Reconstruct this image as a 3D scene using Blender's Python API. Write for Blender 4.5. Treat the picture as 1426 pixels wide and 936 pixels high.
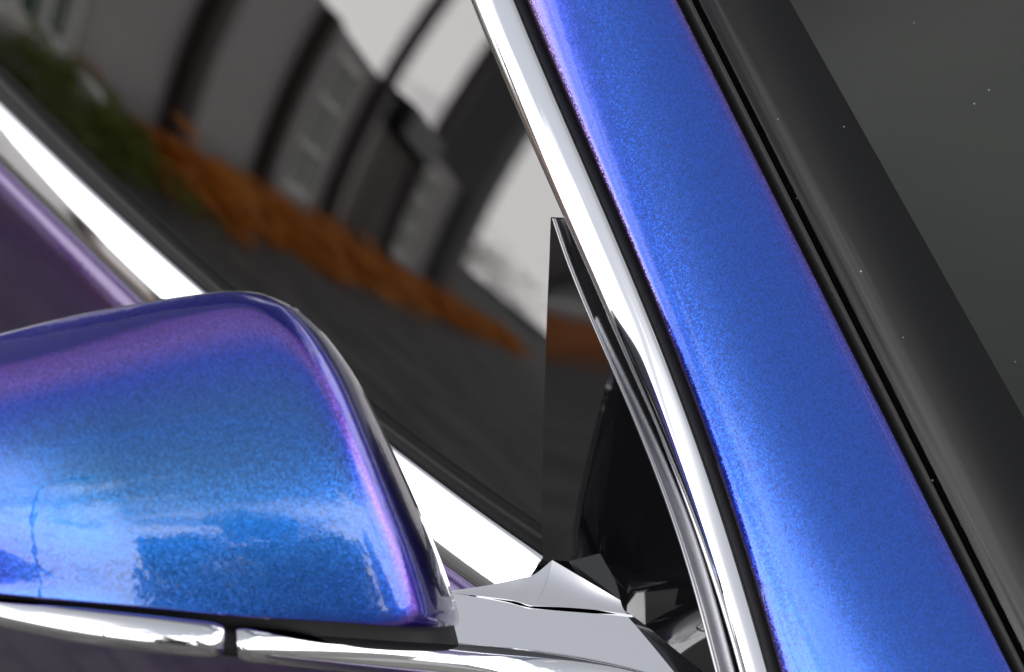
import bpy, bmesh, math, random
import numpy as np
from mathutils import Vector, Matrix

for o in list(bpy.data.objects):
    bpy.data.objects.remove(o)
scene = bpy.context.scene
COL = scene.collection
V = Vector

# ------------------------------------------------------------------ camera
# car axes: +X forward, -Y outward on the side we look at, +Z up, metres
PW, PH = 1426.0, 936.0
AZ, PITCH, FOC = math.radians(35), math.radians(35), 100.0
CD = V((-math.cos(AZ)*math.cos(PITCH), math.sin(AZ)*math.cos(PITCH), -math.sin(PITCH)))
CR = V((math.sin(AZ), math.cos(AZ), 0))
CU = CR.cross(CD)
FPX = PW*FOC/36.0
def ray(x, y): return CD + CR*((x-PW/2)/FPX) - CU*((y-PH/2)/FPX)
CAM = V((0, -.80, .95)) - ray(766, 777)*1.2

cam = bpy.data.cameras.new('camera')
cam.lens = FOC; cam.sensor_width = 36; cam.clip_start = .05; cam.clip_end = 2000
cam.dof.use_dof = True; cam.dof.focus_distance = 1.16; cam.dof.aperture_fstop = 7.5; cam.dof.aperture_blades = 9
camo = bpy.data.objects.new('camera', cam); COL.objects.link(camo)
camo.matrix_world = Matrix.Translation(CAM) @ Matrix((CR, CU, -CD)).transposed().to_4x4()
scene.camera = camo

# ------------------------------------------------------------------ sky, sun, exposure
SUN_AZ = math.radians(296)      # compass-like angle of the sun, measured from +X towards +Y
SUN_EL = math.radians(38)
CLOUD = 28.0                    # radiance of the cloud deck on the sky texture's scale
w = bpy.data.worlds.new('World'); scene.world = w; w.use_nodes = True
nt = w.node_tree; nt.nodes.clear()
def N(tree, t, **k):
    n = tree.nodes.new(t)
    for a, b in k.items(): setattr(n, a, b)
    return n
out = N(nt, 'ShaderNodeOutputWorld'); bg = N(nt, 'ShaderNodeBackground')
sky = N(nt, 'ShaderNodeTexSky', sky_type='NISHITA', sun_disc=False, sun_elevation=SUN_EL,
        sun_rotation=math.radians(90)-SUN_AZ, altitude=50, air_density=1.0, dust_density=1.0, ozone_density=1.0)
# broken cloud deck: a flat layer seen in perspective, so it closes up towards the horizon
tc = N(nt, 'ShaderNodeTexCoord'); sx = N(nt, 'ShaderNodeSeparateXYZ'); L = nt.links.new
zz = N(nt, 'ShaderNodeMath', operation='MAXIMUM'); zz.inputs[1].default_value = 0
za = N(nt, 'ShaderNodeMath', operation='ADD'); za.inputs[1].default_value = .22
dv = N(nt, 'ShaderNodeVectorMath', operation='DIVIDE')
L(tc.outputs['Generated'], sx.inputs[0]); L(sx.outputs[2], zz.inputs[0]); L(zz.outputs[0], za.inputs[0])
cb = N(nt, 'ShaderNodeCombineXYZ')
for k in range(3): L(za.outputs[0], cb.inputs[k])
L(tc.outputs['Generated'], dv.inputs[0]); L(cb.outputs[0], dv.inputs[1])
ns = N(nt, 'ShaderNodeTexNoise'); ns.inputs['Scale'].default_value = 2.1; ns.inputs['Detail'].default_value = 8; ns.inputs['Roughness'].default_value = .55; ns.inputs['Distortion'].default_value = .3
L(dv.outputs[0], ns.inputs['Vector'])
cov = N(nt, 'ShaderNodeMapRange'); cov.inputs[1].default_value = .22; cov.inputs[2].default_value = .9; cov.inputs[3].default_value = .22; cov.inputs[4].default_value = -.32
L(zz.outputs[0], cov.inputs[0])
ad = N(nt, 'ShaderNodeMath', operation='ADD'); L(ns.outputs['Fac'], ad.inputs[0]); L(cov.outputs[0], ad.inputs[1])
cr = N(nt, 'ShaderNodeValToRGB'); cr.color_ramp.elements[0].position = .46; cr.color_ramp.elements[1].position = .68
L(ad.outputs[0], cr.inputs[0])
mx = N(nt, 'ShaderNodeMix', data_type='RGBA'); mx.inputs[7].default_value = (CLOUD, CLOUD*.97, CLOUD*.97, 1)
bw = N(nt, 'ShaderNodeRGBToBW'); hz = N(nt, 'ShaderNodeMix', data_type='RGBA'); hz.inputs[0].default_value = .62   # thin high veil greys the blue
L(sky.outputs[0], bw.inputs[0]); L(sky.outputs[0], hz.inputs[6]); L(bw.outputs[0], hz.inputs[7])
L(cr.outputs[0], mx.inputs[0]); L(hz.outputs[2], mx.inputs[6])
L(mx.outputs[2], bg.inputs['Color']); L(bg.outputs[0], out.inputs['Surface'])
bg.inputs['Strength'].default_value = .066

sd = bpy.data.lights.new('sun', 'SUN'); sd.energy = .5; sd.angle = math.radians(178); sd.color = (1, .96, .9)
so = bpy.data.objects.new('sun', sd); COL.objects.link(so)
sdir = V((math.cos(SUN_AZ)*math.cos(SUN_EL), math.sin(SUN_AZ)*math.cos(SUN_EL), math.sin(SUN_EL)))
so.rotation_euler = sdir.to_track_quat('Z', 'Y').to_euler()

scene.view_settings.view_transform = 'Standard'; scene.view_settings.look = 'None'
scene.view_settings.gamma = 1; scene.view_settings.use_curve_mapping = False
scene.view_settings.exposure = 1.0

# ------------------------------------------------------------------ materials
def mat(name):
    m = bpy.data.materials.new(name); m.use_nodes = True
    t = m.node_tree; p = t.nodes['Principled BSDF']
    return m, t, p
def simple(name, col, rough=.5, metal=0, spec=.5, coat=0, noise=0, nscale=40, bump=0):
    m, t, p = mat(name)
    p.inputs['Base Color'].default_value = (*col, 1); p.inputs['Roughness'].default_value = rough
    p.inputs['Metallic'].default_value = metal; p.inputs['Specular IOR Level'].default_value = spec
    p.inputs['Coat Weight'].default_value = coat; p.inputs['Coat Roughness'].default_value = .01
    if noise or bump:
        tc = N(t, 'ShaderNodeTexCoord'); n = N(t, 'ShaderNodeTexNoise')
        n.inputs['Scale'].default_value = nscale; n.inputs['Detail'].default_value = 6
        t.links.new(tc.outputs['Object'], n.inputs['Vector'])
        if noise:
            c = N(t, 'ShaderNodeMix', data_type='RGBA'); k = 1-noise; g = 1+noise
            c.inputs[6].default_value = (col[0]*k, col[1]*k, col[2]*k, 1); c.inputs[7].default_value = (col[0]*g, col[1]*g, col[2]*g, 1)
            t.links.new(n.outputs['Fac'], c.inputs[0]); t.links.new(c.outputs[2], p.inputs['Base Color'])
        if bump:
            b = N(t, 'ShaderNodeBump'); b.inputs['Strength'].default_value = bump; b.inputs['Distance'].default_value = .02
            t.links.new(n.outputs['Fac'], b.inputs['Height']); t.links.new(b.outputs[0], p.inputs['Normal'])
    return m

def paint(name, stops, rough=.30, flake=.5, coat=1.6):
    # colour-shift flake paint: stops give flake hue by panel tilt, some also painted reflections, under clear lacquer
    m, t, p = mat(name); l = t.links.new
    lw = N(t, 'ShaderNodeLayerWeight'); lw.inputs[0].default_value = .5
    r = N(t, 'ShaderNodeValToRGB'); e = r.color_ramp.elements
    while len(e) < len(stops): e.new(.5)
    for i, (pos, c) in enumerate(stops): e[i].position = pos; e[i].color = (*c, 1)
    tc = N(t, 'ShaderNodeTexCoord'); vo = N(t, 'ShaderNodeTexVoronoi'); vo.inputs['Scale'].default_value = 2000
    hs = N(t, 'ShaderNodeSeparateColor')
    mr = N(t, 'ShaderNodeMapRange'); mr.inputs[3].default_value = 1-flake; mr.inputs[4].default_value = 1+flake
    mm = N(t, 'ShaderNodeMix', data_type='RGBA', blend_type='MULTIPLY'); mm.inputs[0].default_value = 1
    l(lw.outputs['Facing'], r.inputs[0]); l(tc.outputs['Object'], vo.inputs['Vector']); l(vo.outputs['Color'], hs.inputs[0])
    l(hs.outputs[0], mr.inputs[0]); l(mr.outputs[0], mm.inputs[7]); l(r.outputs[0], mm.inputs[6])
    l(mm.outputs[2], p.inputs['Base Color'])
    # flake tilt
    ge = N(t, 'ShaderNodeNewGeometry'); va = N(t, 'ShaderNodeVectorMath', operation='SUBTRACT'); va.inputs[1].default_value = (.5, .5, .5)
    vs = N(t, 'ShaderNodeVectorMath', operation='SCALE'); vs.inputs['Scale'].default_value = .16
    vd = N(t, 'ShaderNodeVectorMath', operation='ADD'); vn = N(t, 'ShaderNodeVectorMath', operation='NORMALIZE')
    l(vo.outputs['Color'], va.inputs[0]); l(va.outputs[0], vs.inputs[0]); l(vs.outputs[0], vd.inputs[0]); l(ge.outputs['Normal'], vd.inputs[1])
    l(vd.outputs[0], vn.inputs[0]); l(vn.outputs[0], p.inputs['Normal'])
    p.inputs['Metallic'].default_value = .9; p.inputs['Roughness'].default_value = rough
    p.inputs['Coat Weight'].default_value = 1; p.inputs['Coat Roughness'].default_value = .032; p.inputs['Coat IOR'].default_value = coat
    # orange peel in the lacquer
    n2 = N(t, 'ShaderNodeTexNoise'); n2.inputs['Scale'].default_value = 260; n2.inputs['Detail'].default_value = 1
    b2 = N(t, 'ShaderNodeBump'); b2.inputs['Strength'].default_value = .02; b2.inputs['Distance'].default_value = .002
    l(tc.outputs['Object'], n2.inputs['Vector']); l(n2.outputs['Fac'], b2.inputs['Height']); l(b2.outputs[0], p.inputs['Coat Normal'])
    return m

M = {}
M['paint'] = paint('colour_shift_paint_with_reflection', [(0, (.020, .135, .38)), (.03, (.014, .13, .50)), (.045, (.020, .12, .44)), (.13, (.028, .085, .60)), (.20, (.18, .11, .56)), (.265, (.13, .06, .42)), (.29, (.016, .013, .25)), (.5, (.012, .010, .20)), (1, (.012, .006, .1))], rough=.27, flake=.38, coat=1.58)  # sharp navy step paints in the dark reflection along the cap's top
M['pillar'] = paint('pillar_colour_shift_paint_with_reflection', [(0, (.006, .11, .60)), (.10, (.010, .095, .60)), (.2, (.04, .075, .56)), (.28, (.15, .11, .48)), (.36, (.32, .24, .44)), (.6, (.2, .12, .33)), (1, (.10, .05, .25))], rough=.17, flake=.28, coat=1.6)  # lilac stops: flake shift plus bright low-sky reflection painted into the colour
M['door'] = paint('violet_flake_paint', [(0, (.03, .02, .13)), (.3, (.06, .028, .13)), (1, (.08, .05, .13))], rough=.25, flake=.3)
M['chrome'] = simple('polished_chrome', (.86, .87, .90), .035, 1)
M['satin'] = simple('satin_trim', (.45, .45, .46), .22, 1)
M['rubber'] = simple('black_rubber', (.010, .010, .011), .55, spec=.25, noise=.3, nscale=300)
M['rubber_soft'] = simple('grey_rubber', (.022, .022, .022), .5, spec=.3, noise=.3, nscale=300)
M['black'] = simple('black_plastic', (.006, .006, .007), .5, spec=.2)
M['cabin'] = simple('dark_cabin', (.022, .022, .024), .7, noise=.3, nscale=20)
M['dash'] = simple('grey_dashboard', (.17, .17, .155), .6, noise=.6, nscale=5, bump=.2)

def gloss_black(name, dust=True, col=(.004, .004, .005), spec=.5):
    m, t, p = mat(name); l = t.links.new
    p.inputs['IOR'].default_value = 1.9; p.inputs['Roughness'].default_value = .02; p.inputs['Base Color'].default_value = (*col, 1); p.inputs['Specular IOR Level'].default_value = spec
    if dust:
        tc = N(t, 'ShaderNodeTexCoord'); vo = N(t, 'ShaderNodeTexVoronoi'); vo.inputs['Scale'].default_value = 90
        th = N(t, 'ShaderNodeMath', operation='LESS_THAN'); th.inputs[1].default_value = .035
        se = N(t, 'ShaderNodeSeparateColor'); g2 = N(t, 'ShaderNodeMath', operation='GREATER_THAN'); g2.inputs[1].default_value = .55
        mu = N(t, 'ShaderNodeMath', operation='MULTIPLY')
        c = N(t, 'ShaderNodeMix', data_type='RGBA'); c.inputs[6].default_value = (*col, 1); c.inputs[7].default_value = (.30, .30, .32, 1)
        l(tc.outputs['Object'], vo.inputs['Vector']); l(vo.outputs['Distance'], th.inputs[0]); l(vo.outputs['Color'], se.inputs[0]); l(se.outputs[0], g2.inputs[0])
        l(th.outputs[0], mu.inputs[0]); l(g2.outputs[0], mu.inputs[1]); l(mu.outputs[0], c.inputs[0]); l(c.outputs[2], p.inputs['Base Color'])
    return m
M['sail'] = gloss_black('gloss_black_panel')
M['frit'] = simple('frit_print', (.008, .008, .009), .8, spec=0)

def glass(name, tint, ior=1.5, dust=0):
    # a thin pane: tinted straight-through light under a mirror-like surface reflection
    m = bpy.data.materials.new(name); m.use_nodes = True; t = m.node_tree; t.nodes.clear(); l = t.links.new
    o = N(t, 'ShaderNodeOutputMaterial'); tr = N(t, 'ShaderNodeBsdfTransparent'); tr.inputs[0].default_value = (*tint, 1)
    g = N(t, 'ShaderNodeBsdfGlossy'); g.inputs['Roughness'].default_value = 0; g.inputs[0].default_value = (1, 1, 1, 1)
    f = N(t, 'ShaderNodeFresnel'); f.inputs[0].default_value = ior; x = N(t, 'ShaderNodeMixShader')
    ge = N(t, 'ShaderNodeNewGeometry'); iv = N(t, 'ShaderNodeMath', operation='SUBTRACT'); iv.inputs[0].default_value = 1; fm = N(t, 'ShaderNodeMath', operation='MULTIPLY')
    l(ge.outputs['Backfacing'], iv.inputs[1]); l(iv.outputs[0], fm.inputs[0]); l(f.outputs[0], fm.inputs[1])   # one reflection per pane, at its outer face
    l(fm.outputs[0], x.inputs[0]); l(tr.outputs[0], x.inputs[1]); l(g.outputs[0], x.inputs[2])
    last = x
    if dust:
        d = N(t, 'ShaderNodeBsdfDiffuse'); d.inputs[0].default_value = (.5, .5, .52, 1)
        tc = N(t, 'ShaderNodeTexCoord'); vo = N(t, 'ShaderNodeTexVoronoi'); vo.inputs['Scale'].default_value = 110
        th = N(t, 'ShaderNodeMath', operation='LESS_THAN'); th.inputs[1].default_value = .045
        se = N(t, 'ShaderNodeSeparateColor'); g2 = N(t, 'ShaderNodeMath', operation='GREATER_THAN'); g2.inputs[1].default_value = .85
        mu = N(t, 'ShaderNodeMath', operation='MULTIPLY'); m3 = N(t, 'ShaderNodeMath', operation='MULTIPLY'); m3.inputs[1].default_value = dust
        l(tc.outputs['Object'], vo.inputs['Vector']); l(vo.outputs['Distance'], th.inputs[0]); l(vo.outputs['Color'], se.inputs[0]); l(se.outputs[0], g2.inputs[0])
        l(th.outputs[0], mu.inputs[0]); l(g2.outputs[0], mu.inputs[1]); l(mu.outputs[0], m3.inputs[0])
        x2 = N(t, 'ShaderNodeMixShader'); l(m3.outputs[0], x2.inputs[0]); l(x.outputs[0], x2.inputs[1]); l(d.outputs[0], x2.inputs[2]); last = x2
    l(last.outputs[0], o.inputs['Surface'])
    return m
M['window'] = glass('tinted_window_glass', (.10, .10, .11), 2.1)
M['windshield'] = glass('windshield_glass', (.55, .57, .55), 1.45, dust=.6)

# ------------------------------------------------------------------ helpers
def empty(name, loc=(0, 0, 0), parent=None):
    o = bpy.data.objects.new(name, None); COL.objects.link(o); o.location = loc; o.empty_display_size = .1
    if parent: o.parent = parent
    return o
def tag(o, label=None, cat=None, group=None, kind=None):
    if label: o['label'] = label
    if cat: o['category'] = cat
    if group: o['group'] = group
    if kind: o['kind'] = kind
    return o
def mesh(name, verts, faces, m, parent=None, smooth=40, uv=None):
    me = bpy.data.meshes.new(name); me.from_pydata([tuple(v) for v in verts], [], faces); me.validate()
    bm = bmesh.new(); bm.from_mesh(me); bmesh.ops.recalc_face_normals(bm, faces=bm.faces); bm.to_mesh(me); bm.free()
    if smooth:
        me.polygons.foreach_set('use_smooth', [True]*len(me.polygons)); me.set_sharp_from_angle(angle=math.radians(smooth))
    me.materials.append(m)
    o = bpy.data.objects.new(name, me); COL.objects.link(o)
    if parent:
        o.parent = parent
        o.matrix_parent_inverse = Matrix.Translation(-world_loc(parent))
    return o
def world_loc(o):
    p = V(o.location)
    while o.parent:
        o = o.parent; p = p + V(o.location)
    return p
def orient(o, d):
    if sum(p.normal.dot(d)*p.area for p in o.data.polygons) < 0: o.data.flip_normals()
def loft(name, loops, m, parent=None, closed=True, caps=True, smooth=40):
    n = len(loops[0]); vs = [p for lp in loops for p in lp]; fs = []
    for i in range(len(loops)-1):
        for j in range(n if closed else n-1):
            k = (j+1) % n
            fs.append((i*n+j, i*n+k, (i+1)*n+k, (i+1)*n+j))
    if closed and caps:
        fs.append(tuple(range(n))); fs.append(tuple(range((len(loops)-1)*n, len(loops)*n)))
    return mesh(name, vs, fs, m, parent, smooth)
def cat(pts, n):
    """Catmull-Rom through pts, n samples at even arc length."""
    pts = [V(p) for p in pts]
    if len(pts) == 2:
        d = [pts[0].lerp(pts[1], i/40) for i in range(41)]
    else:
        q = [pts[0]*2-pts[1]] + pts + [pts[-1]*2-pts[-2]]; d = []
        for i in range(1, len(q)-2):
            a, b, c, e = q[i-1], q[i], q[i+1], q[i+2]
            for k in range(24):
                t = k/24
                d.append(.5*((2*b)+(c-a)*t+(2*a-5*b+4*c-e)*t*t+(3*b-a-3*c+e)*t**3))
        d.append(pts[-1])
    s = [0]
    for i in range(1, len(d)): s.append(s[-1]+(d[i]-d[i-1]).length)
    r = []; j = 0
    for i in range(n):
        x = s[-1]*i/(n-1)
        while j < len(s)-2 and s[j+1] < x: j += 1
        f = (x-s[j])/max(1e-9, s[j+1]-s[j]); r.append(d[j].lerp(d[j+1], min(1, max(0, f))))
    return r

# side of the cabin: one gently curved sheet that the glass and trims follow
TILT, RV, CX, TW = math.tan(math.radians(18.7)), 1.0, .085, .08
def sy(x, z):
    return -.80 + CX*((x+.6)**2-.36) + TILT*(z-.95) + (z-.95)**2/(2*RV) + TW*(x+.2)*(z-.95)
def snorm(p):
    return V((2*CX*(p.x+.6)+TW*(p.z-.95), -1, TILT+(p.z-.95)/RV+TW*(p.x+.2))).normalized()
def S(px, py):
    v = ray(px, py); s = 1.2
    for _ in range(40):
        p = CAM+v*s; q = CAM+v*(s+1e-4)
        e = p.y-sy(p.x, p.z); e2 = q.y-sy(q.x, q.z)
        s -= e/((e2-e)/1e-4)
    return CAM+v*s
def SX(x, z): return V((x, sy(x, z), z))
def onplane(px, py, p0, n):
    v = ray(px, py); return CAM + v*((p0-CAM).dot(n)/v.dot(n))
def fit(pts, deg=3, by='y', n=14):
    """smooth a traced edge: low-order polynomial through its pixels"""
    a = np.array(pts, float)
    if by == 'y':
        c = np.polyfit(a[:, 1], a[:, 0], deg); t = np.linspace(a[0, 1], a[-1, 1], n); return [(float(np.polyval(c, k)), float(k)) for k in t]
    c = np.polyfit(a[:, 0], a[:, 1], deg); t = np.linspace(a[0, 0], a[-1, 0], n); return [(float(k), float(np.polyval(c, k))) for k in t]
def back_ext(pts):
    """carry a belt line on rearward, along its own slope, over the side sheet"""
    a, b = S(*pts[0]), S(*pts[3]); k = (a.z-b.z)/(a.x-b.x)
    return [SX(x, a.z+k*.8*(x-a.x)) for x in np.linspace(-1.3, a.x-.06, 14)] + list(pts)
def sc(pts, n=60):
    return cat([S(*p) if len(p) == 2 else V(p) for p in pts], n)

def halfround(hmax, depth, k=10, p=2.0, skew=0):
    """closed profile (u,h): rounded outward face, flat back"""
    pr = []
    for i in range(k+1):
        a = math.pi*i/k
        c, s_ = math.cos(a), math.sin(a)
        u = .5-.5*math.copysign(abs(c)**(2/p), c); h = hmax*abs(s_)**(2/p)
        pr.append((u+skew*h/max(hmax, 1e-6)*0, h))
    pr += [(1, -depth), (0, -depth)]
    return pr
def ribbon(name, A, B, prof, m, parent, nf=snorm, smooth=40):
    loops = []
    for i, (a, b) in enumerate(zip(A, B)):
        n = nf((a+b)/2) if callable(nf) else nf
        loops.append([a.lerp(b, u)+n*h for u, h in prof])
    return loft(name, loops, m, parent, smooth=smooth)
def flat(h, depth): return [(0, h), (.5, h), (1, h), (1, h-depth), (0, h-depth)]

# ================================================================== the car
car = empty('car', (0, 0, 0))
tag(car, 'blue and violet colour-shift car with chrome trims, door mirror, pillar and dark glass', 'car')

# ---- door: panel, belt trim, seals, glass
door = empty('front_door', (0, 0, 0), car)
U = sc(back_ext(fit([(0, 137), (112, 245), (188, 312), (287, 404), (554, 624), (660, 699), (741, 757), (763, 776)], 3, 'x')), 120)
LO = sc(back_ext(fit([(0, 233), (58, 287), (135, 363), (184, 413), (620, 797), (654, 823), (722, 868)], 3, 'x')), 120)
prof = []
for u, h in [(0, 0), (.008, .0020), (.03, .0030), (.15, .0044), (.3, .0060), (.45, .0074), (.58, .0084), (.66, .0086), (.73, .0080), (.80, .0064), (.88, .0035), (.95, .0002), (1, -.003)]:
    prof.append((u, h))
prof += [(1, -.012), (0, -.012)]
ribbon('belt_trim', U, LO, prof, M['chrome'], door, smooth=50)
ST = sc(back_ext(fit([(0, 106), (58, 164), (148, 249), (224, 323), (310, 402), (540, 586), (652, 672), (764, 747)], 3, 'x')), 120)
MID = [a.lerp(b, .42) for a, b in zip(ST, U)]
ribbon('window_seal', ST, MID, halfround(.0022, .008), M['rubber_soft'], door)
ribbon('belt_slot', MID, U, flat(-.0008, .006), M['rubber'], door)

# door skin below the belt: a shoulder that swells outward, then drops
prof_y = [(.0, .001), (.0015, .003), (.010, .0068), (.022, .0115), (.045, .019), (.075, .027), (.12, .036), (.2, .045), (.32, .048), (.45, .040)]
loops = []
ext = LO + [V((.15, LO[-1].y+.006, LO[-1].z-.01)), V((.35, LO[-1].y+.012, LO[-1].z-.06)), V((.6, LO[-1].y+.02, LO[-1].z-.12))]
for p in ext:
    loops.append([p+V((0, .006, .003))] + [p+V((0, -o-.0, -d)) for d, o in prof_y] + [p+V((0, .05, -.45)), p+V((0, .05, 0))])
loft('door_skin', loops, M['door'], door, smooth=60)

# pillar-side curves
I = [(640, -60), (660, 0), (687, 58), (723, 144), (759, 224), (786, 292), (827, 377), (856, 448), (888, 519), (918, 590), (947, 665), (974, 740), (1000, 815), (1020, 880), (1036, 936), (1052, 1000)]
O_ = [(697, -60), (721, 0), (761, 98), (804, 192), (842, 282), (885, 389), (910, 444), (941, 523), (973, 606), (983, 634), (1022, 753), (1058, 873), (1076, 936), (1096, 1010)]
I = fit(I, 4); O_ = fit(O_, 4)
IC = sc(I, 90); OC = sc(O_, 90)

# front window glass: sheet of the side surface, set in 3 mm, from the belt to the pillar trim
rows = []
for i in range(61):
    z = .93+.30*i/60
    # front edge follows the middle of the pillar trim
    best = min(range(len(IC)), key=lambda k: abs(IC[k].z-z))
    xf = IC[best].lerp(OC[best], .35).x
    if z > IC[0].z: xf = IC[0].x-(z-IC[0].z)*1.35
    if z < .96: xf = .08
    rows.append([SX(-1.3+(xf+1.3)*j/80, z) for j in range(81)])
n = 81; vs = []; fs = []
for r in rows: vs += [p-snorm(p)*.003 for p in r]
for i in range(60):
    for j in range(80): fs.append((i*n+j, i*n+j+1, (i+1)*n+j+1, (i+1)*n+j))
win = mesh('window_glass', vs, fs, M['window'], door); orient(win, V((0, -1, .3)))
win.modifiers.new('thickness', 'SOLIDIFY').thickness = .004
# solid panes keep their outer normals outward
win.modifiers['thickness'].offset = -1

# fixed corner panel ahead of the glass (gloss black), with its edging
DV = [(777, 303), (775, 360), (772, 430), (769, 520), (766, 610), (764, 700), (765, 775)]
SL = [(784, 305), (800, 350), (819, 400), (840, 445), (858, 483), (890, 549), (925, 634), (958, 717), (986, 801), (1010, 873), (1026, 936), (1040, 990)]
SL = fit(SL, 4)
BT = [(765, 777), (835, 817), (905, 859), (960, 900), (1005, 934), (1045, 970)]
left = sc(DV, 40)[:-1] + sc(BT, 30); right = sc(SL, len(left))
sail = empty('corner_panel', (0, 0, 0), door)
x0_ = S(765, 777).x
def lift(p): return .0015 + max(0, .055*(p.x-x0_+.045) + .03*(p.z-.95))
loops = []
for a, b in zip(left, right):
    lp = []
    for u in range(9):
        p = a.lerp(b, u/8); lp.append(p+snorm(p)*lift(p))
    loops.append(lp + [b-snorm(b)*.004, a-snorm(a)*.004])
loft('panel_face', loops, M['sail'], sail, smooth=40)
dvl = sc([(x-4, y) for x, y in DV] , 40); dvr = sc([(x+4, y) for x, y in DV], 40)
ribbon('divider_strip', dvl, dvr, halfround(.0022, .004, 8), M['rubber_soft'], sail)
sl2 = [p+snorm(p)*lift(p) for p in sc([(x-3.5, y+1) for x, y in SL], 60)]; sr2 = [p+snorm(p)*lift(p) for p in sc([(x+2, y) for x, y in SL], 60)]
ribbon('edge_bead', sl2, sr2, halfround(.0016, .010, 8), M['satin'], sail)
ribbon('channel_gap', sc(SL, 60), sc([q for q in I if q[1] > 285], 60), flat(-.0012, .003), M['black'], sail)
# bright inner lip of the pillar trim beside the channel
ribbon('channel_lip', sc([(x-4.5, y+1) for x, y in [q for q in I if q[1] > 420]], 50), sc([(x+1, y) for x, y in [q for q in I if q[1] > 420]], 50), halfround(.0012, .004, 8), M['chrome'], sail)

# ---- A-pillar: chrome trim, paint, seals
pillar = empty('windshield_pillar', (0, 0, 0), car)
PA = [(0, 0), (.02, .0028), (.06, .0050), (.11, .0064), (.18, .0071), (.28, .0073), (.42, .0072), (.6, .0067), (.8, .0057), (.95, .0046), (1, .0036), (1, -.01), (0, -.01)]
PB = [(0, -.001), (.05, .0010), (.12, .0026), (.20, .0042), (.30, .0058), (.40, .0069), (.50, .0073), (.62, .0068), (.76, .0050), (.90, .0026), (1, .0005), (1, -.01), (0, -.01)]
loops = []
for i, (a, b) in enumerate(zip(IC, OC)):
    k = min(1, max(0, (i/89-.50)/.35)); k = k*k*(3-2*k); nn = snorm((a+b)/2)
    loops.append([a.lerp(b, p[0]+(q[0]-p[0])*k)+nn*(p[1]+(q[1]-p[1])*k) for p, q in zip(PA, PB)])
loft('chrome_trim', loops, M['chrome'], pillar, smooth=60)
PL = sc([(x+8, y+1) for x, y in O_], 90)
ribbon('trim_gap', OC, PL, flat(-.003, .004), M['black'], pillar)
ribbon('gap_bead', [a.lerp(b, .25) for a, b in zip(OC, PL)], [a.lerp(b, .6) for a, b in zip(OC, PL)], halfround(.003, .004, 6), M['rubber_soft'], pillar)

vdir = (PL[0]-PL[-1]).normalized()
nw = V((.50, -.20, .84)); nw = (nw-vdir*nw.dot(vdir)).normalized()
pmid = PL[len(PL)//2]
w0 = pmid + nw*.016
def Wp(px, py): return onplane(px, py, w0, nw)
R_ = [(943+.4987*y, y) for y in (-60, 100, 250, 400, 550, 700, 850, 1010)]
PR = cat([Wp(*p) for p in R_], 90)
loops = []
for i in range(90):
    a, c = PL[i], PR[i]
    ns_ = snorm(a)
    # control point: where the side sheet and the windshield plane meet, in this cross-section
    t = (PL[min(89, i+1)]-PL[max(0, i-1)]).normalized()
    e1 = ns_.cross(t).normalized()
    if e1.dot(c-a) < 0: e1 = -e1
    ta = e1
    k = (w0-a).dot(nw)/ta.dot(nw) if abs(ta.dot(nw)) > .05 else .03
    k = max(.012, min(.06, k))
    b = a + ta*k
    b = b.lerp((a+c)/2 + (ns_+nw).normalized()*.02, .5)
    lp = [a-ns_*.012, a-ns_*.003, a-ns_*.0008+ta*.0006]
    for j in range(1, 24):
        u = j/24; lp.append(a*(1-u)**2+b*2*u*(1-u)+c*u*u)
    lp += [c-nw*.001, c-nw*.004, c-nw*.015]
    loops.append(lp)
loft('pillar_skin', loops, M['pillar'], pillar, smooth=60)
ribbon('windshield_gap', PR, cat([Wp(x+13, y) for x, y in R_], 90), flat(-.006, .006), M['black'], pillar, nf=nw)

# ---- windshield
ws = empty('windshield', (0, 0, 0), car)
ribbon('glass_edge_bead', cat([Wp(x+12, y) for x, y in R_], 90), cat([Wp(x+19, y) for x, y in R_], 90), halfround(.0012, .007, 8), M['rubber_soft'], ws, nf=nw)
GE = cat([Wp(x+18, y) for x, y in R_], 60)
FR = [(1115+.562*y, y) for y in (-60, 150, 400, 700, 1010)]
FE = cat([Wp(*p) for p in FR], 60)
inw = nw.cross(vdir).normalized()
if inw.y < 0: inw = -inw
loops = []
for a in GE:
    lp = []
    for j in range(25):
        s = 1.05*j/24
        lp.append(a+inw*s-nw*(.05*s*s+.0015))
    loops.append(lp)
wg = loft('windshield_glass', loops, M['windshield'], ws, closed=False, smooth=60); orient(wg, nw)
mod = wg.modifiers.new('thickness', 'SOLIDIFY'); mod.thickness = .004; mod.offset = -1
lo2 = []
for a, b in zip(GE, FE):
    L_ = (b-a).dot(inw); d0 = b-a-inw*L_
    lo2.append([a+d0*(j/8)+inw*(L_*j/8)-nw*(.05*(L_*j/8)**2+.0095) for j in range(9)])
fb = loft('frit_band', lo2, M['frit'], ws, closed=False); orient(fb, nw)
mod = fb.modifiers.new('thickness', 'SOLIDIFY'); mod.thickness = .001; mod.offset = -1

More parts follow.
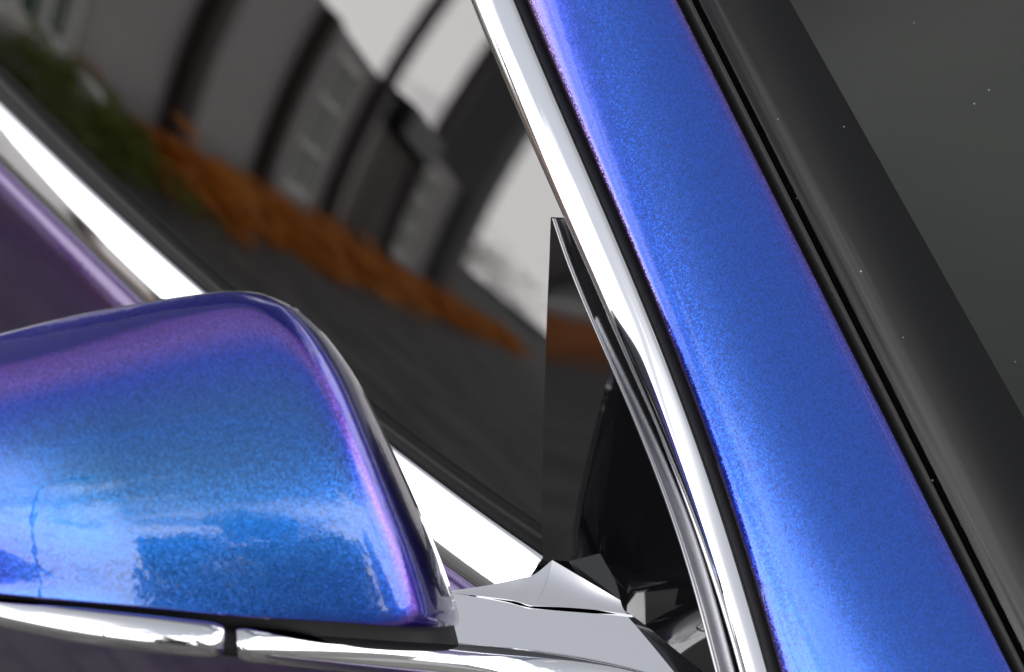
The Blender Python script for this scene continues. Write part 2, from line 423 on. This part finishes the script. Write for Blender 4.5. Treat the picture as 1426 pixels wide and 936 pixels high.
# ---- cabin behind the glass
cab = empty('cabin', (0, 0, 0), car)
def boxverts(x0, x1, y0, y1, z0, z1):
    return [(x0, y0, z0), (x1, y0, z0), (x1, y1, z0), (x0, y1, z0), (x0, y0, z1), (x1, y0, z1), (x1, y1, z1), (x0, y1, z1)]
BF = [(0, 3, 2, 1), (4, 5, 6, 7), (0, 1, 5, 4), (1, 2, 6, 5), (2, 3, 7, 6), (3, 0, 4, 7)]
def box(name, b, m, parent=None, bevel=0, smooth=0):
    o = mesh(name, boxverts(*b), BF, m, parent, smooth)
    if bevel:
        md = o.modifiers.new('bevel', 'BEVEL'); md.width = bevel; md.segments = 2; md.limit_method = 'ANGLE'
    return o
box('cabin_floor', (-2.0, .7, -.72, .72, .40, .45), M['cabin'], cab)
box('far_door_liner', (-2.0, .6, .70, .76, .45, 1.1), M['cabin'], cab)
box('seat_back', (-.75, -.58, -.62, -.16, .50, 1.02), M['cabin'], cab, .05)
box('headrest', (-.74, -.64, -.50, -.28, 1.05, 1.20), M['cabin'], cab, .04)
# dashboard: swept shelf under the windshield
loops = []
for j in range(17):
    y = -.745+1.49*j/16
    loops.append([V((x, y, z+.012*math.sin(j*.9))) for x, z in [(.62, .84), (.45, .90), (.30, .935), (.10, .95), (-.15, .955), (-.36, .935), (-.42, .87), (-.40, .70), (.62, .70)]])
loft('dashboard', loops, M['dash'], cab, smooth=50)
loops = []
for j in range(9):
    y = -.74+1.48*j/8; c_ = .03*(1-((y)/.74)**2)
    loops.append([V((-.42, y, 1.345+c_)), V((-.9, y, 1.40+c_)), V((-1.6, y, 1.39+c_)), V((-1.6, y, 1.36+c_)), V((-.9, y, 1.37+c_)), V((-.42, y, 1.32+c_))])
loft('roof_panel', loops, M['pillar'], car, smooth=50)

# ---- door mirror
mir = empty('door_mirror', (0, 0, 0), car)
nm = V((.86, -.37, .38)).normalized()
v = ray(640, 862); K = CAM + v*((-.872-CAM.y)/v.y)
def toward(p, h): return p + (CAM-p).normalized()*h
def Cp(px, py): return onplane(px, py, K, nm)
ca = lambda pts, n: cat([Cp(*p) for p in pts], n)
NU, NV = 150, 110
bot = ca([(-130, 806), (-60, 818), (0, 828), (150, 842), (320, 858), (480, 868), (590, 877), (622, 879)], NU+1)
top = ca([(-130, 505), (-60, 482), (0, 465), (100, 440), (200, 421), (270, 410), (320, 405), (360, 408), (384, 416)], NU+1)
lef = ca([(-130, 806), (-158, 720), (-160, 620), (-150, 560), (-130, 505)], NV+1)
rig = ca([(622, 879), (634, 874), (639, 860), (632, 832), (610, 770), (580, 700), (540, 612), (500, 533), (460, 475), (425, 439), (404, 425), (384, 416)], NV+1)
HB = .056
verts = []
for j in range(NV+1):
    vv = j/NV
    for i in range(NU+1):
        uu = i/NU
        p = (bot[i]*(1-vv)+top[i]*vv + lef[j]*(1-uu)+rig[j]*uu
             - (bot[0]*(1-uu)*(1-vv)+bot[-1]*uu*(1-vv)+top[0]*(1-uu)*vv+top[-1]*uu*vv))
        # top roll
        v0 = .10; a = max(0, (vv-v0)/(1-v0)); A = 1-a**2.5
        u0 = .55; b = max(0, (uu-u0)/(1-u0)); B = 1-.10*b**2-.90*b**15
        u1 = .45; c = max(0, (u1-uu)/u1); Cc = 1-.45*c**2-.55*c**8
        B *= 1-.04*max(0, uu-.3)
        verts.append(toward(p, HB*A*B*Cc - .012*vv*(1-vv)*c))
faces = [(j*(NU+1)+i, j*(NU+1)+i+1, (j+1)*(NU+1)+i+1, (j+1)*(NU+1)+i) for j in range(NV) for i in range(NU)]
cap = mesh('mirror_cap', verts, faces, M['paint'], mir, smooth=180)
for pl in cap.data.polygons: pass
if sum((p.normal.dot(nm) for p in cap.data.polygons)) < 0: cap.data.flip_normals()
mod = cap.modifiers.new('thickness', 'SOLIDIFY'); mod.thickness = .0022; mod.offset = -1
# housing behind the cap and the mirror glass
loopb = bot + rig[1:] + list(reversed(top))[1:] + list(reversed(lef))[1:-1]
cen = sum(loopb, V())/len(loopb)
def shrink(f, d): return [cen+(p-cen)*f+((cen+(p-cen)*f)-CAM).normalized()*d for p in loopb]
loft('housing', [shrink(.975, -.001), shrink(.988, .003), shrink(.992, .006), shrink(.98, .03), shrink(.95, .06), shrink(.88, .072)], M['sail'], mir, smooth=50)
gl = [p for p in shrink(.84, .0735)]; gl2 = [p for p in shrink(.84, .076)]
loft('mirror_glass', [gl, gl2], M['chrome'], mir)

# arm: flat top from the cap's foot to the door corner
q1 = S(905, 861)
na = V((.38, -.30, .87)).normalized()
def Ap(px, py): return onplane(px, py, q1, na)
HT = [(-130, 0), (-60, .035), (0, .044), (150, .053), (320, .054), (480, .051), (600, .044), (720, .03)]
def hx(x):
    for (a, b), (c, d) in zip(HT, HT[1:]):
        if x <= c: return b+(d-b)*max(0, (x-a))/(c-a)
    return HT[-1][1]
def axial(p): return (p-CAM).dot(CD)
_x = list(range(-130, 481, 30)) + list(range(660, 961, 30))
def _ytop(x): return 832+.115*x+(.00022*(x-300)**2 if x > 300 else 0)-(12 if x > 300 else 0)
_d = [axial(toward(Cp(x, _ytop(x)), hx(x))) if x < 500 else axial(Ap(x, _ytop(x))) for x in _x]
_c = np.polyfit(_x, _d, 5)
def Sp(px, py):
    """lower edge of the mirror: in front of the cap outboard, easing back to the arm inboard"""
    return CAM + ray(px, py)*float(np.polyval(_c, px))
# black plinth the cap sits on
def plinth():
    bt0 = fit([(-125, 806), (0, 822), (150, 836), (320, 852), (480, 862), (632, 870)], 2, 'x', 30)
    bt1 = fit([(-125, 824), (0, 838), (150, 856), (320, 876), (480, 889), (639, 897)], 2, 'x', 30)
    loops = []
    for (a, b), (c, d) in zip(bt0, bt1):
        p, q = Cp(a, b), Cp(c, d); h = hx(c)-.008
        if c > 560: h = (hx(560)-.008)*max(.12, math.sqrt(max(0, 1-((c-560)/82)**2)))
        loops.append([toward(p, -.02), toward(p, h-.002), toward(q, h), toward(q, -.02)])
    loft('mirror_plinth', loops, M['rubber'], mir, smooth=40)
plinth()

# chrome strip under the cap, outer and inner length
def strip(name, tp, bt, n, m=M['chrome'], sink=0, endk=None):
    A = cat([toward(Sp(*p), -sink) for p in tp], n); B = cat([toward(Sp(*p), -sink) for p in bt], n); loops = []
    for i, (a, b) in enumerate(zip(A, B)):
        w_ = (a-b).length; up = (a-b).normalized(); k = endk(i, n) if endk else 1
        mid = (a+b)/2; lp = []
        for s in range(19):
            th = math.pi*s/18
            c = math.cos(th); c = math.copysign(abs(c)**.85, c)
            lp.append(toward(mid+up*(w_/2*k*c), w_*.42*k*math.sin(th)**.9))
        lp += [toward(mid-up*(w_/2*k), -.012), toward(mid+up*(w_/2*k), -.012)]
        loops.append(lp)
    return loft(name, loops, m, mir, smooth=60)
strip('outer_strip', fit([(-128, 816), (-60, 824), (0, 832), (150, 850), (240, 860), (316, 867)], 2, 'x'), fit([(-128, 832), (0, 872), (100, 893), (200, 908), (310, 917)], 3, 'x'), 80,
      endk=lambda i, n: [1, .99, .96, .90, .80][max(0, i-(n-5))])
strip('inner_strip', fit([(329, 870), (420, 878), (520, 886), (640, 895), (700, 900), (780, 910), (850, 922), (905, 937), (960, 958)], 4, 'x', 20),
      fit([(332, 921), (420, 930), (520, 940), (640, 955), (700, 962), (780, 973), (850, 985), (905, 995), (960, 1008)], 3, 'x', 20), 110,
      endk=lambda i, n: [.86, .95, .985, 1][min(3, i)])
strip('strip_joint', [(308, 871), (322, 873), (338, 875)], [(303, 911), (318, 914), (338, 915)], 8, m=M['rubber'], sink=.006)
back = cat([Ap(*p) for p in [(560, 812), (632, 824), (700, 837), (741, 847), (820, 854), (905, 861), (960, 901), (1005, 936), (1050, 970)]], 70)
front = cat([Ap(*p) for p in fit([(500, 888), (560, 891), (640, 899), (700, 905), (780, 916), (850, 930), (905, 946), (960, 966), (1010, 1000)], 3, 'x', 16)], 70)
loops = []
for a, b in zip(back, front):
    loops.append([a, a.lerp(b, .33), a.lerp(b, .66), b, b-na*.03, a-na*.03])
loft('arm_top', loops, M['chrome'], mir, smooth=30)
# chrome foot between the arm, the belt trim and the corner panel: a hollow fillet
def patch(name, up_, lo_, bow, m=M['chrome'], k=14):
    a_ = cat(up_, 40); b_ = cat(lo_, 40); loops = []
    for a, b in zip(a_, b_):
        d = (a-b).length
        loops.append([a.lerp(b, u/k)-bow*(d*math.sin(math.pi*u/k)) for u in range(k+1)] + [b-na*.014, a-na*.014+V((0, .012, 0))])
    return loft(name, loops, m, mir, smooth=60)
up2 = na*.0022
bow = (na*.5+V((.1, -.8, .3))).normalized()
mid_ = Ap(746, 846)+up2; corner = toward(Ap(769, 780), .0012); seam = toward(Ap(744, 800), .0008)
patch('arm_foot', [Ap(627, 823), Ap(680, 815), toward(Ap(722, 806), .0015), seam, corner], [Ap(630, 826), Ap(680, 833)+up2*.6, Ap(715, 839)+up2, Ap(735, 845)+up2, mid_], bow*.05)
patch('arm_foot', [corner, toward(Ap(835, 819), .003), Ap(907, 861)], [mid_, Ap(830, 852)+up2, Ap(909, 862)+up2*.4], bow*.09)

# ================================================================== surroundings that the glass and paint mirror
def paving():
    m, t, p = mat('grey_setts'); l = t.links.new
    tc = N(t, 'ShaderNodeTexCoord'); b = N(t, 'ShaderNodeTexBrick'); b.inputs['Scale'].default_value = 1
    b.inputs['Brick Width'].default_value = .22; b.inputs['Row Height'].default_value = .11; b.inputs['Mortar Size'].default_value = .008
    b.inputs['Color1'].default_value = (.085, .080, .076, 1); b.inputs['Color2'].default_value = (.125, .118, .112, 1); b.inputs['Mortar'].default_value = (.03, .029, .028, 1)
    n = N(t, 'ShaderNodeTexNoise'); n.inputs['Scale'].default_value = 2.2; n.inputs['Detail'].default_value = 7
    r = N(t, 'ShaderNodeMapRange'); r.inputs[1].default_value = .3; r.inputs[2].default_value = .7; r.inputs[3].default_value = .3; r.inputs[4].default_value = 1.9
    mm = N(t, 'ShaderNodeMix', data_type='RGBA', blend_type='MULTIPLY'); mm.inputs[0].default_value = 1
    l(tc.outputs['Object'], b.inputs['Vector']); l(tc.outputs['Object'], n.inputs['Vector']); l(n.outputs['Fac'], r.inputs[0])
    l(b.outputs['Color'], mm.inputs[6]); l(r.outputs[0], mm.inputs[7]); l(mm.outputs[2], p.inputs['Base Color']); p.inputs['Roughness'].default_value = .8
    bp = N(t, 'ShaderNodeBump'); bp.inputs['Strength'].default_value = .6; bp.inputs['Distance'].default_value = .01
    l(b.outputs['Fac'], bp.inputs['Height']); bp.invert = True; l(bp.outputs[0], p.inputs['Normal'])
    return m
M['paving'] = paving()
M['plaster'] = simple('grey_plaster', (.38, .37, .365), .85, noise=.15, nscale=3)
M['post'] = simple('dark_brown_timber', (.035, .026, .022), .7, noise=.3, nscale=8)
M['endwall'] = simple('charcoal_render', (.09, .087, .085), .8, noise=.2, nscale=4)
M['frame'] = simple('white_window_frame', (.78, .78, .76), .5)
M['pane'] = simple('window_pane_green_reflection', (.02, .075, .03), .08, spec=.5)  # green base colour stands in for trees mirrored in the panes
M['door_wood'] = simple('brown_door_wood', (.06, .04, .032), .6, noise=.3, nscale=10)
M['bark'] = simple('bark', (.06, .045, .03), .9, noise=.4, nscale=14, bump=.5)
def leafmat(name, c1, c2):
    m, t, p = mat(name); oi = N(t, 'ShaderNodeNewGeometry'); r = N(t, 'ShaderNodeMix', data_type='RGBA')
    r.inputs[6].default_value = (*c1, 1); r.inputs[7].default_value = (*c2, 1)
    t.links.new(oi.outputs['Random Per Island'], r.inputs[0]); t.links.new(r.outputs[2], p.inputs['Base Color']); p.inputs['Roughness'].default_value = .6
    return m
M['leaf_green'] = leafmat('green_leaves', (.07, .10, .008), (.19, .21, .015))
M['leaf_orange'] = leafmat('orange_leaves', (.50, .15, .008), (.85, .32, .015))
M['leaf_dark'] = leafmat('dark_green_leaves', (.015, .03, .01), (.04, .07, .02))

g = mesh('ground', [(-400, -400, 0), (400, -400, 0), (400, 400, 0), (-400, 400, 0)], [(0, 1, 2, 3)], M['paving'], smooth=0)
tag(g, kind='structure')

FO = V((-5.72, -4.35, 0)); FA = math.atan2(-.875, -.483)
bld = empty('garden_building', FO); bld.rotation_euler = (0, 0, FA)
tag(bld, 'low grey rendered building with dark posts rising above it, mirrored in the side window', 'building')
def part(name, b, m, parent=bld, bevel=0):
    me = bpy.data.meshes.new(name); me.from_pydata(boxverts(*b), [], BF); me.materials.append(m)
    o = bpy.data.objects.new(name, me); COL.objects.link(o); o.parent = parent
    if bevel:
        md = o.modifiers.new('bevel', 'BEVEL'); md.width = bevel; md.segments = 2
    return o
WT = 2.42
def wallseg(s0, s1, z0=0, z1=WT, m=None): return part('wall', (s0, s1, -.25, 0, z0, z1), m or M['plaster'])
wallseg(-1.2, .8); wallseg(.8, 2.3, 0, .1); wallseg(.8, 2.3, 2.2, WT); wallseg(2.3, 8.5)
wallseg(8.5, 9.9, 0, .2); wallseg(8.5, 9.9, 2.25, WT); wallseg(9.9, 11.5); wallseg(14.25, 15.4)
wallseg(15.4, 17.4, 0, .25); wallseg(15.4, 17.4, 2.15, WT); wallseg(17.4, 19.0)
def window(s0, s1, z0, z1, nx, nz):
    wn = part('window', (s0, s1, -.16, -.12, z0, z1), M['pane'])
    f = .11
    for b in [(s0, s0+f, -.12, -.04, z0, z1), (s1-f, s1, -.12, -.04, z0, z1), (s0+f, s1-f, -.12, -.04, z0, z0+f), (s0+f, s1-f, -.12, -.04, z1-f, z1)]:
        part('frame', b, M['frame'], wn)
    for i in range(1, nx): x = s0+(s1-s0)*i/nx; part('mullion', (x-.04, x+.04, -.12, -.05, z0+f, z1-f), M['frame'], wn)
    for i in range(1, nz): z = z0+(z1-z0)*i/nz; part('transom', (s0+f, s1-f, -.119, -.052, z-.035, z+.035), M['frame'], wn)
window(.8, 2.3, .1, 2.2, 3, 4); window(8.5, 9.9, .2, 2.25, 2, 3); window(15.4, 17.4, .25, 2.15, 3, 3)
dr = part('door', (11.5, 14.25, -.2, -.08, 0, 2.05), M['door_wood'])
part('door_frame', (12.85, 12.92, -.08, -.05, 0, 2.05), M['post'], dr)
part('lintel', (11.5, 14.25, -.24, .25, 2.05, 2.55), M['black'])
for s, wd, ht in ((4.3, .36, 2.40), (7.15, .26, 2.40), (10.3, .24, 6.2), (14.45, .30, 6.2)):
    part('post', (s-wd/2, s+wd/2, .02, .16, 0, ht), M['post'], bevel=.02)
part('end_pier', (19.0, 20.9, -.6, .3, 0, 6.2), M['endwall'], bevel=.02)
part('beam', (9.9, 21.0, -.05, .24, 6.2, 6.5), M['post'])
part('end_pier', (-1.5, -1.2, -.5, .3, 0, 2.42), M['endwall'], bevel=.02)

def leaves(n, rx, ry, rz, size, seed, shell=.5, zc=0):
    rnd = random.Random(seed); vs = []; fs = []
    cl = [(rnd.gauss(0, .5), rnd.gauss(0, .5), rnd.gauss(0, .45), rnd.uniform(.25, .5)) for _ in range(26)]
    for i in range(n):
        cx, cy, cz, cr_ = rnd.choice(cl)
        d = V((rnd.gauss(0, 1), rnd.gauss(0, 1), rnd.gauss(0, 1))).normalized()*(cr_*rnd.random()**.4)
        c = V(((cx+d.x)*rx, (cy+d.y)*ry, zc+(cz+d.z)*rz))
        a = V((rnd.gauss(0, 1), rnd.gauss(0, 1), rnd.gauss(0, 1))).normalized(); b = a.orthogonal().normalized()
        k = size*rnd.uniform(.6, 1.3); i0 = len(vs)
        vs += [c-a*k, c+b*k*.5, c+a*k, c-b*k*.5]; fs.append((i0, i0+1, i0+2, i0+3))
    return vs, fs
def mk(name, vs, fs, m):
    me = bpy.data.meshes.new(name); me.from_pydata([tuple(v) for v in vs], [], fs); me.materials.append(m); return me
def link(name, me, parent=None):
    o = bpy.data.objects.new(name, me); COL.objects.link(o); o.parent = parent; return o
def stem_mesh(h, r):
    vs = []; fs = []; n = 8
    for k, (z, q) in enumerate([(0, r), (h*.3, r*.75), (h*.7, r*.55), (h, r*.3)]):
        for i in range(n): vs.append((q*math.cos(i*6.2832/n)+.04*h*math.sin(k*1.3), q*math.sin(i*6.2832/n), z))
    for k in range(3):
        for i in range(n): fs.append((k*n+i, k*n+(i+1) % n, (k+1)*n+(i+1) % n, (k+1)*n+i))
    return vs, fs
rnd = random.Random(4)
FG = [mk('foliage', *leaves(1200, .55, .42, .34, .038, 10+i, zc=.36), M['leaf_green']) for i in range(2)]
FOo = [mk('foliage', *leaves(1800, .55, .42, .30, .038, 20+i, zc=.30), M['leaf_orange']) for i in range(2)]
STM = mk('stem', *stem_mesh(.3, .03), M['bark'])
Dv = V((math.cos(FA), math.sin(FA), 0)); Nv = V((-math.sin(FA), math.cos(FA), 0))
s = -1.9
while s < 24:
    green = s < .9
    p = FO + Dv*s + Nv*(1.05+rnd.uniform(-.1, .1))
    r = empty('shrub', p); r.rotation_euler = (0, 0, rnd.uniform(0, 6)); k = rnd.uniform(.85, 1.15)*((.50 if s < -.6 else .62) if green else .56); r.scale = (k*1.25, k*1.25, k)
    link('foliage', rnd.choice(FG if green else FOo), r); link('stem', STM, r)
    at = [(-.2, 'before the plain end of the wall'), (2.4, 'before the tall window nearest the car'), (5.7, 'by the first dark post'), (8.4, 'by the second dark post'),
          (11.4, 'before the window and third post'), (14.3, 'before the wide brown door'), (17.5, 'before the last window'), (21, 'at the foot of the charcoal end pier'), (99, 'past the end of the building')]
    where = next(t_ for lim, t_ in at if s < lim)
    tag(r, 'low %s shrub %s' % ('green' if green else 'orange-leaved', where), 'shrub', '%s shrubs %s' % ('green' if green else 'orange', where))
    s += .72
def tree(x, y, h, rx, rz, seed, lab, m='leaf_dark', grp=None):
    r = empty('tree', (x, y, 0)); low = grp == 'trees ahead of the car'
    link('trunk', mk('trunk', *stem_mesh(h*.75, h*.03), M['bark']), r)
    link('crown', mk('crown', *leaves(6500 if low else 2600, rx, rx, rz, .13*h/5, seed, zc=(h*.45 if low else h-rz*.9)), M[m]), r)
    tag(r, lab, 'tree', grp)
tree(8.5, -3.0, 4.4, 1.5, 2.0, 3, 'broad dark green tree ahead of the car, the larger one mirrored in the cap', grp='trees ahead of the car')
tree(10, -.2, 3.2, .9, 1.5, 5, 'narrow dark green tree ahead of the car, the smaller one mirrored in the cap', grp='trees ahead of the car')
# far trees past the end of the building
for i, (s, off, h) in enumerate([(42, -9, 3.6), (44, -3, 3.0), (45, 3, 2.8), (47, 9, 3.0), (48, 15, 3.4), (40, -15, 3.8)]):
    p = FO + Dv*s + Nv*off
    tree(p.x, p.y, h, 3.6, 1.5, 40+i, 'broad low tree in the distance beyond the end of the building', grp='far trees beyond the building')

def tube(pts, rad, n=8):
    vs = []; fs = []
    for k, p in enumerate(pts):
        t = (pts[min(k+1, len(pts)-1)]-pts[max(k-1, 0)]).normalized(); a = t.orthogonal().normalized(); b = t.cross(a)
        for i in range(n): vs.append(p+(a*math.cos(i*6.2832/n)+b*math.sin(i*6.2832/n))*rad)
    for k in range(len(pts)-1):
        for i in range(n): fs.append((k*n+i, k*n+(i+1) % n, (k+1)*n+(i+1) % n, (k+1)*n+i))
    return vs, fs
M['lamp_metal'] = simple('dark_grey_lamp_metal', (.05, .05, .055), .45, 1, noise=.2)
lp = empty('street_lamp', (3.6, -5.6, 0)); tag(lp, 'slim dark street lamp with curved arm, mirrored as a thin line', 'street lamp')
pts = [V((0, 0, z)) for z in (0, 1, 2, 3, 4, 4.6)] + [V((.12, .25, 5.1)), V((.35, .7, 5.45)), V((.65, 1.3, 5.6))]
link('post', mk('post', *tube(pts[:6], .055), M['lamp_metal']), lp)
link('arm', mk('arm', *tube(pts[5:], .045), M['lamp_metal']), lp)
hd = mk('lamp_head', *tube([V((.6, 1.2, 5.58)), V((.68, 1.36, 5.6)), V((.85, 1.7, 5.6)), V((.92, 1.84, 5.6))], .11), M['lamp_metal']); link('lamp_head', hd, lp)
gl_ = empty('garden_lamp', (-4.9, -4.8, 0)); tag(gl_, 'small white globe garden lamp on a short stake among the green shrubs', 'garden lamp')
vs = []; fs = []
for j in range(13):
    t = math.pi*j/12
    for i in range(20): vs.append((.085*math.sin(t)*math.cos(i*math.pi/10), .085*math.sin(t)*math.sin(i*math.pi/10), .27-.10*math.cos(t)))
for j in range(12):
    for i in range(20): fs.append((j*20+i, j*20+(i+1) % 20, (j+1)*20+(i+1) % 20, (j+1)*20+i))
M['globe'] = simple('white_globe', (.8, .8, .79), .3)
gm = mk('globe', vs, fs, M['globe']); gm.polygons.foreach_set('use_smooth', [True]*len(gm.polygons)); link('globe', gm, gl_)
link('stake', mk('stake', *tube([V((0, 0, 0)), V((0, 0, .1)), V((0, 0, .19))], .02), M['lamp_metal']), gl_)
